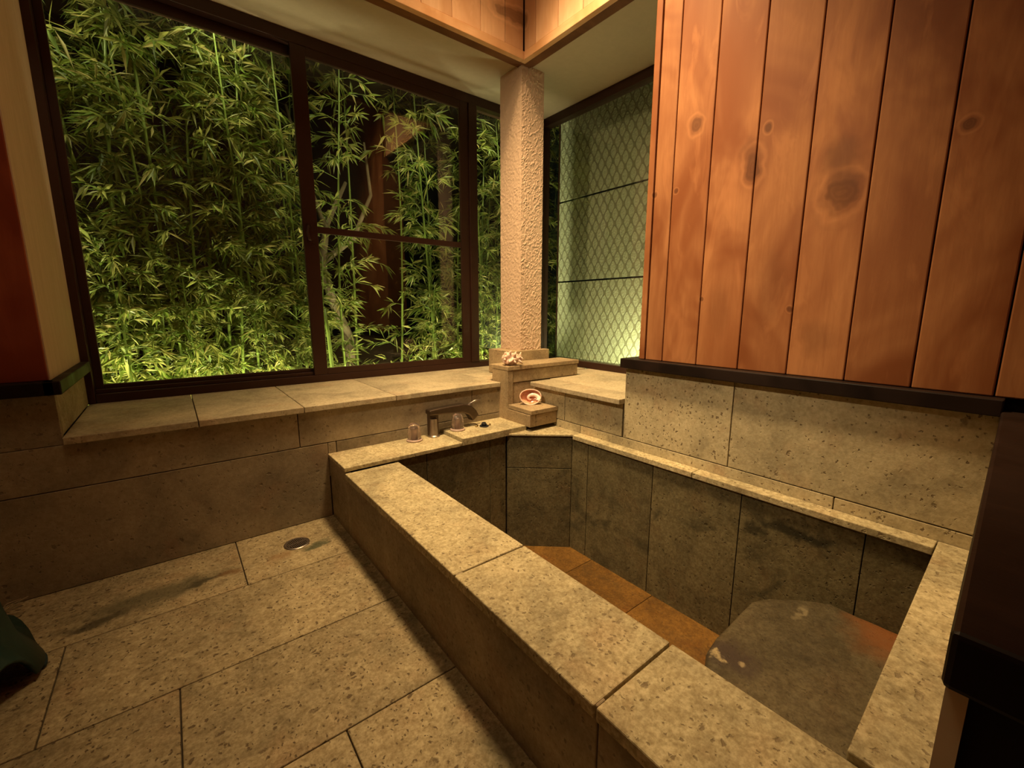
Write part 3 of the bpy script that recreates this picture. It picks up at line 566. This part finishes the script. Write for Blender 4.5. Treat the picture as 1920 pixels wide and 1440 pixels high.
# ---------------------------------------------------------------- shells
def murex(loc):
    m = MB(); R = 0.055; nu, nv = 28, 36; vs = []
    for i in range(nu+1):
        t = i/nu; x = -0.105+0.20*t
        rad = 0.058*math.sin(math.pi*min(1, t**0.75))**0.8*(1-0.25*t)+0.002
        for k in range(nv):
            a = 2*math.pi*k/nv
            rr = rad*(1+0.22*math.sin(5*a+t*9)+0.12*math.sin(t*34+a)+0.08*noise.noise(Vector((x*40, math.cos(a)*2, math.sin(a)*2))))
            vs.append((x, rr*math.cos(a), 0.062+rr*math.sin(a)))
    m.add(vs, [(i*nv+k, i*nv+(k+1) % nv, (i+1)*nv+(k+1) % nv, (i+1)*nv+k) for i in range(nu) for k in range(nv)])
    rnd = random.Random(3)
    for row in range(5):
        for j in range(4):
            a = 2*math.pi*row/5+0.5+j*0.22; t = (j+0.7)/4.4; x = -0.10+0.19*t; rad = 0.056*math.sin(math.pi*t**0.75)
            d = Vector((0.5*(t-0.5)*2+rnd.uniform(-.25, .25), math.cos(a), math.sin(a))).normalized()
            p = Vector((x, rad*math.cos(a), 0.062+rad*math.sin(a))); L = rnd.uniform(0.020, 0.040)
            if (p+d*L).z < 0.002: L = max(0.006, (p.z-0.002)/max(1e-3, -d.z)) if d.z < 0 else L
            m.tube([p-d*0.014, p+d*L*0.5+Vector((0.004, 0, 0.003)), p+d*L+Vector((0.010, 0, 0.004))], [0.019, 0.010, 0.003], 7)
    o = m.build('murex_shell', M_MUREX, smooth=True); o.location = Vector(loc)*S; o.rotation_euler = (0.2, 0, -0.75); return o
tag(murex((2.440, 3.085, 0.992)), 'spiky pink seashell on the upper shelf at the foot of the column', 'seashell')
ab = empty('abalone_shell', (2.495, 2.90, 0.648)); tag(ab, 'glossy oval orange-pink shell propped upright on the lower stone step', 'seashell')
def bowl(outer):
    m = MB(); nu, nv = 14, 44; vs = []; k0 = 1.0 if outer else 0.93
    for i in range(nu+1):
        t = i/nu; ph = t*math.pi/2
        for k in range(nv):
            a = 2*math.pi*k/nv; r = math.sin(ph)*k0; e = 1+0.03*math.sin(3*a)
            vs.append((0.098*r*e*math.cos(a), (0.055 if outer else 0.050)*math.cos(ph)+(0.004 if not outer else 0)*0, 0.072*r*e*math.sin(a)))
    m.add(vs, [(i*nv+k, i*nv+(k+1) % nv, (i+1)*nv+(k+1) % nv, (i+1)*nv+k) for i in range(nu) for k in range(nv)]); return m
def place_shell(o): o.parent = ab; o.location = Vector((0, 0.0, 0.070))*S; o.rotation_euler = (-0.28, 0, -0.55)
place_shell(bowl(True).build('outer_shell', M_SHELLO, smooth=True))
place_shell(bowl(False).build('shell_lining', M_LINING, smooth=True))
lip = MB(); lip.tube([(0.095*math.cos(a)*(1+0.03*math.sin(3*a)), 0.0, 0.0695*math.sin(a)*(1+0.03*math.sin(3*a))) for a in [2*math.pi*k/48 for k in range(49)]], 0.0055, 8, cap=False)
place_shell(lip.build('shell_lip', M_MUREX, smooth=True))
wh = MB(); pts = []; rd = []
for k in range(40):
    t = k/39; a = -0.5+t*5.2; r = 0.066*(1-t)+0.006; pts.append((0.012+r*math.cos(a), 0.020+0.018*t, -0.012+0.72*r*math.sin(a))); rd.append(0.020*(1-t)+0.005)
wh.tube(pts, rd, 10); place_shell(wh.build('pearly_whorl', M_PEARL, smooth=True))
# ---------------------------------------------------------------- teal stool and straw brush at the left edge
stl = empty('bath_stool', (-0.86, 2.46, 0.0)); tag(stl, 'teal plastic bath stool at the left edge on the dark floor', 'stool')
def stool():
    m = MB(); seg = 64; rings = [(0.0, 0.425, 0), (0.12, 0.426, 0), (0.175, 0.422, 0), (0.192, 0.405, 0), (0.202, 0.30, 0), (0.228, 0.16, 0), (0.288, 0.028, 1)]
    vs = []
    for r, z, f in rings:
        for k in range(seg):
            a = 2*math.pi*k/seg; zz = z; rr = r
            arch = max(0.0, math.cos(4*(a+0.60)))      # four arched openings in the skirt
            if z < 0.2: zz = z+arch**0.7*(0.25-z)*0.62*(1 if f else 0.45)
            vs.append((rr*math.cos(a), rr*math.sin(a), zz))
    m.add(vs, [(i*seg+k, i*seg+(k+1) % seg, (i+1)*seg+(k+1) % seg, (i+1)*seg+k) for i in range(len(rings)-1) for k in range(seg)])
    o = m.build('shell_body', M_TEAL, smooth=True); o.parent = stl
    md = o.modifiers.new('thick', 'SOLIDIFY'); md.thickness = 0.012*S; md.offset = -1
    for q in range(4):
        a0 = -0.60+math.pi/4+q*math.pi/2; f = MB(); p = []
        for i in range(9):
            a = a0-0.17+0.34*i/8; p.append((0.288*math.cos(a), 0.288*math.sin(a), 0.016))
        f.tube(p, [0.010]+[0.0155]*7+[0.010], 8); o = f.build('rubber_foot', M_NAVY, smooth=True); o.parent = stl
stool()
bw = empty('scrub_brush', (-0.82, 3.02, 0.0)); tag(bw, 'small brush with pale straw bristles behind the teal stool', 'brush')
o = MB().box(-0.09, 0.0, -0.03, 0.03, 0.0, 0.03).build('brush_block', M_NAVY, bevel=0.006); o.parent = bw
bm = MB(); rnd = random.Random(5)
for k in range(9):
    y = rnd.uniform(-0.025, 0.025); a = rnd.uniform(-.35, .35); L = rnd.uniform(.07, .13)
    bm.tube([(-0.002, y, 0.017), (L*0.5, y+a*0.03, 0.03+rnd.uniform(0, .03)), (L, y+a*0.1, 0.02+rnd.uniform(0, .07))], [0.0022, 0.0018, 0.001], 5)
o = bm.build('bristles', M_STRAW); o.parent = bw
# ---------------------------------------------------------------- garden: soil, bamboo, low undergrowth
soil = struct(MB().box(-4, 9, 4.30, 10.5, -0.3, 0.10).build('ground_outside', M_SOIL))
struct(MB().box(-4, 9, 10.4, 10.5, 0.1, 7.0).build('trim_7', M_SOIL))
def leaf(m, p, d, L, W, droop, rnd):
    """one lance-shaped leaf folded along its midrib"""
    d = d.normalized(); side = d.cross(Vector((0, 0, 1)))
    side = side.normalized() if side.length > 1e-3 else Vector((1, 0, 0))
    upv = side.cross(d); tw = rnd.uniform(-1.2, 1.2); side = side*math.cos(tw)+upv*math.sin(tw); upv = side.cross(d)
    a = p+d*L*0.42-Vector((0, 0, droop*L*0.15)); e = p+d*L-Vector((0, 0, droop*L*0.55)); f = upv*W*0.25
    m.add([p, a+side*W*0.5+f, a, a-side*W*0.5+f, e], [(0, 1, 2), (0, 2, 3), (1, 4, 2), (2, 4, 3)])
def spray(m, p, d, rnd, n, L):
    for i in range(n):
        q = Vector((rnd.gauss(0, .62), rnd.gauss(0, .62), rnd.gauss(-0.1, .42)))
        leaf(m, p+d*rnd.uniform(-0.05, 0.02), d+q, L*rnd.uniform(.6, 1.15), L*rnd.uniform(.11, .18), rnd.uniform(0.1, 0.9), rnd)
def bamboo_meshes(seed, H, dens, L=0.165, rad=0.014, z0=0.55, spread=0.42):
    rnd = random.Random(seed); cu = MB(); fo = MB(); tw = MB()
    ph1, ph2 = rnd.uniform(0, 6.28), rnd.uniform(0, 6.28); lean = Vector((rnd.uniform(-.05, .05), rnd.uniform(-.05, .05), 0))
    def P(z): return Vector((0.05*math.sin(z*1.1+ph1), 0.04*math.sin(z*0.9+ph2), z))+lean*z
    z = 0; nodes = []; pts = []; rd = []
    while z < H:
        h = rnd.uniform(0.17, 0.24); r = rad*(1-0.75*z/H)+0.002; nodes.append((z, r))
        pts += [P(z), P(z+0.006), P(z+0.014), P(z+h-0.01)]; rd += [r, r*1.3, r, r*0.97]; z += h
    cu.tube(pts, rd, 8)
    for (z, r) in nodes:
        if z < z0: continue
        for b in range(rnd.choice((3, 3, 4))):
            if rnd.random() > dens: continue
            a = rnd.uniform(0, 6.28); el = rnd.uniform(0.1, 0.9); ln = rnd.uniform(0.15, spread)*(1.1-0.3*z/H)
            d = Vector((math.cos(a)*math.cos(el), math.sin(a)*math.cos(el), math.sin(el))); p = P(z); mid = p+d*ln*0.55; d2 = (d+Vector((0, 0, -0.6))).normalized(); end = mid+d2*ln*0.5
            tw.tube([p, mid, end], [0.0035, 0.0026, 0.0014], 4, cap=False)
            spray(fo, end, d2, rnd, rnd.randint(7, 11), L)
            spray(fo, mid, d, rnd, rnd.randint(5, 8), L)
            if rnd.random() < .6:
                e2 = mid+Vector((rnd.uniform(-.15, .15), rnd.uniform(-.15, .15), rnd.uniform(-.08, .12))); tw.tube([mid, e2], [0.002, 0.0012], 4, cap=False); spray(fo, e2, (e2-mid).normalized(), rnd, rnd.randint(5, 8), L)
    return cu, tw, fo
protos = []
def mesh_only(b, m, nm, smooth=False):
    o = b.build(nm, m, smooth=smooth); return o
specs = [(11, 4.7, .80, .175), (12, 4.4, .70, .16), (13, 4.1, .85, .17), (14, 4.8, .65, .19), (15, 2.5, .97, .16), (16, 4.3, .40, .17)]
def make_bamboo(i):
    sd, H, de, L = specs[i]; cu, tw, fo = bamboo_meshes(sd, H, de, L)
    e = empty('bamboo_stalk'); cu.add(tw.v, tw.f); a = cu.build('culm', M_CULM, smooth=True); c = fo.build('foliage', M_LEAF)
    for o in (a, c): o.parent = e
    return e
def dup(root):
    r = root.copy(); COL.objects.link(r)
    for ch in root.children:
        c = ch.copy(); COL.objects.link(c); c.parent = r
    return r
for i in range(len(specs)): protos.append([make_bamboo(i), False])
rnd = random.Random(21)
def plant(i, x, y, z=0.10, s=1.0, tilt=(0, 0), rz=None):
    e, used = protos[i]
    o = e if not used else dup(e); protos[i][1] = True
    o.location = Vector((x, y, z))*S; o.rotation_euler = (tilt[0], tilt[1], rnd.uniform(0, 6.28) if rz is None else rz); o.scale = (s, s, s)
    # which pane it is seen through, by the sight line from the camera
    xs = x*4.2/y
    if xs < 1.04: lab, gr = 'leafy bamboo stalk in the thick grove outside the left window pane', 'bamboo outside the left pane'
    elif xs < 2.7: lab, gr = 'slender bamboo stalk in the sparser grove outside the right sliding pane', 'bamboo outside the right sliding pane'
    else: lab, gr = 'bamboo stalk growing outside behind the stucco column', 'bamboo behind the column'
    tag(o, lab, 'bamboo', gr)
spots = []
for k in range(17): spots.append((-0.75+k*0.12+rnd.uniform(-.05, .05), 4.87+rnd.uniform(0, .35), k % 4))
for k in range(5): spots.append((-0.8+k*0.48+rnd.uniform(-.15, .15), 5.4+rnd.uniform(0, .5), (k+1) % 4))
for x, y, i in ((1.55, 5.1, 1), (1.85, 5.5, 5), (2.35, 5.3, 5), (2.70, 5.0, 3), (2.85, 5.5, 0), (3.1, 5.2, 2), (3.35, 4.9, 1), (3.55, 5.3, 0), (3.85, 5.0, 2), (4.1, 5.2, 0), (4.35, 4.85, 1), (4.7, 5.3, 2), (5.0, 5.5, 0), (5.3, 6.0, 2), (4.0, 5.9, 3), (3.3, 6.1, 3)): spots.append((x, y, i))
for x, y, i in spots: plant(i, x, y, s=rnd.uniform(.9, 1.08))
for x, y in ((-0.3, 4.7), (0.2, 4.75), (0.75, 4.72), (1.3, 4.8), (2.55, 4.75), (2.95, 4.7), (3.4, 4.75)): plant(4, x, y, s=rnd.uniform(.5, .75))
cu = MB().tube([(1.128, 4.62, 0.10), (1.122, 4.62, 1.25), (1.122, 4.62, 1.262), (1.120, 4.62, 1.68), (1.119, 4.62, 1.69), (1.112, 4.62, 2.15)], [0.023, 0.022, 0.026, 0.021, 0.024, 0.016], 12)
tk = tag(cu.build('cut_bamboo_cane', M_CULM, smooth=True), 'thick bright green bamboo cane right against the meeting stile of the sliding window', 'bamboo')
cu = MB().tube([(1.33, 4.62, 0.10), (1.272, 4.62, 0.95), (1.258, 4.62, 1.25), (1.242, 4.62, 1.5)], [0.020, 0.019, 0.017, 0.010], 12)
tag(cu.build('cut_bamboo_cane', M_CULM, smooth=True), 'short leaning green cane just right of the meeting stile', 'bamboo')
# an old shrub trunk with bare forks in the gap of the right pane
sh = MB()
sh.tube([(1.75, 5.6, 0.10), (1.78, 5.6, 1.1), (1.62, 5.6, 1.55), (1.50, 5.6, 2.0), (1.60, 5.6, 2.5), (1.85, 5.6, 3.0)], [0.075, 0.07, 0.055, 0.05, 0.035, 0.02], 10)
sh.tube([(1.52, 5.6, 2.05), (1.9, 5.6, 2.35), (2.15, 5.6, 2.9), (2.1, 5.6, 3.5)], [0.04, 0.03, 0.022, 0.012], 8)
sh.tube([(1.58, 5.6, 2.45), (1.40, 5.6, 3.0), (1.25, 5.6, 3.7)], [0.03, 0.022, 0.014], 8)
tag(sh.build('bare_shrub', M_BARK, smooth=True), 'bare forked brown shrub trunk in the dark gap outside the right pane', 'shrub')
ug = MB(); r3 = random.Random(9)
for k in range(260):
    x = r3.uniform(-0.9, 4.4); y = r3.uniform(4.55, 5.3)
    if 1.35 < x < 2.0 and r3.random() < .7: continue
    if x > 3.9 and y < 4.5: continue
    spray(ug, Vector((x, y, r3.uniform(0.55, 1.10))), Vector((r3.uniform(-.5, .5), r3.uniform(-.5, .5), 0.8)), r3, 5, 0.17)
tag(ug.build('bamboo_undergrowth', M_LEAF), 'dense low bamboo leaves along the foot of the windows outside', 'undergrowth')['kind'] = 'stuff'
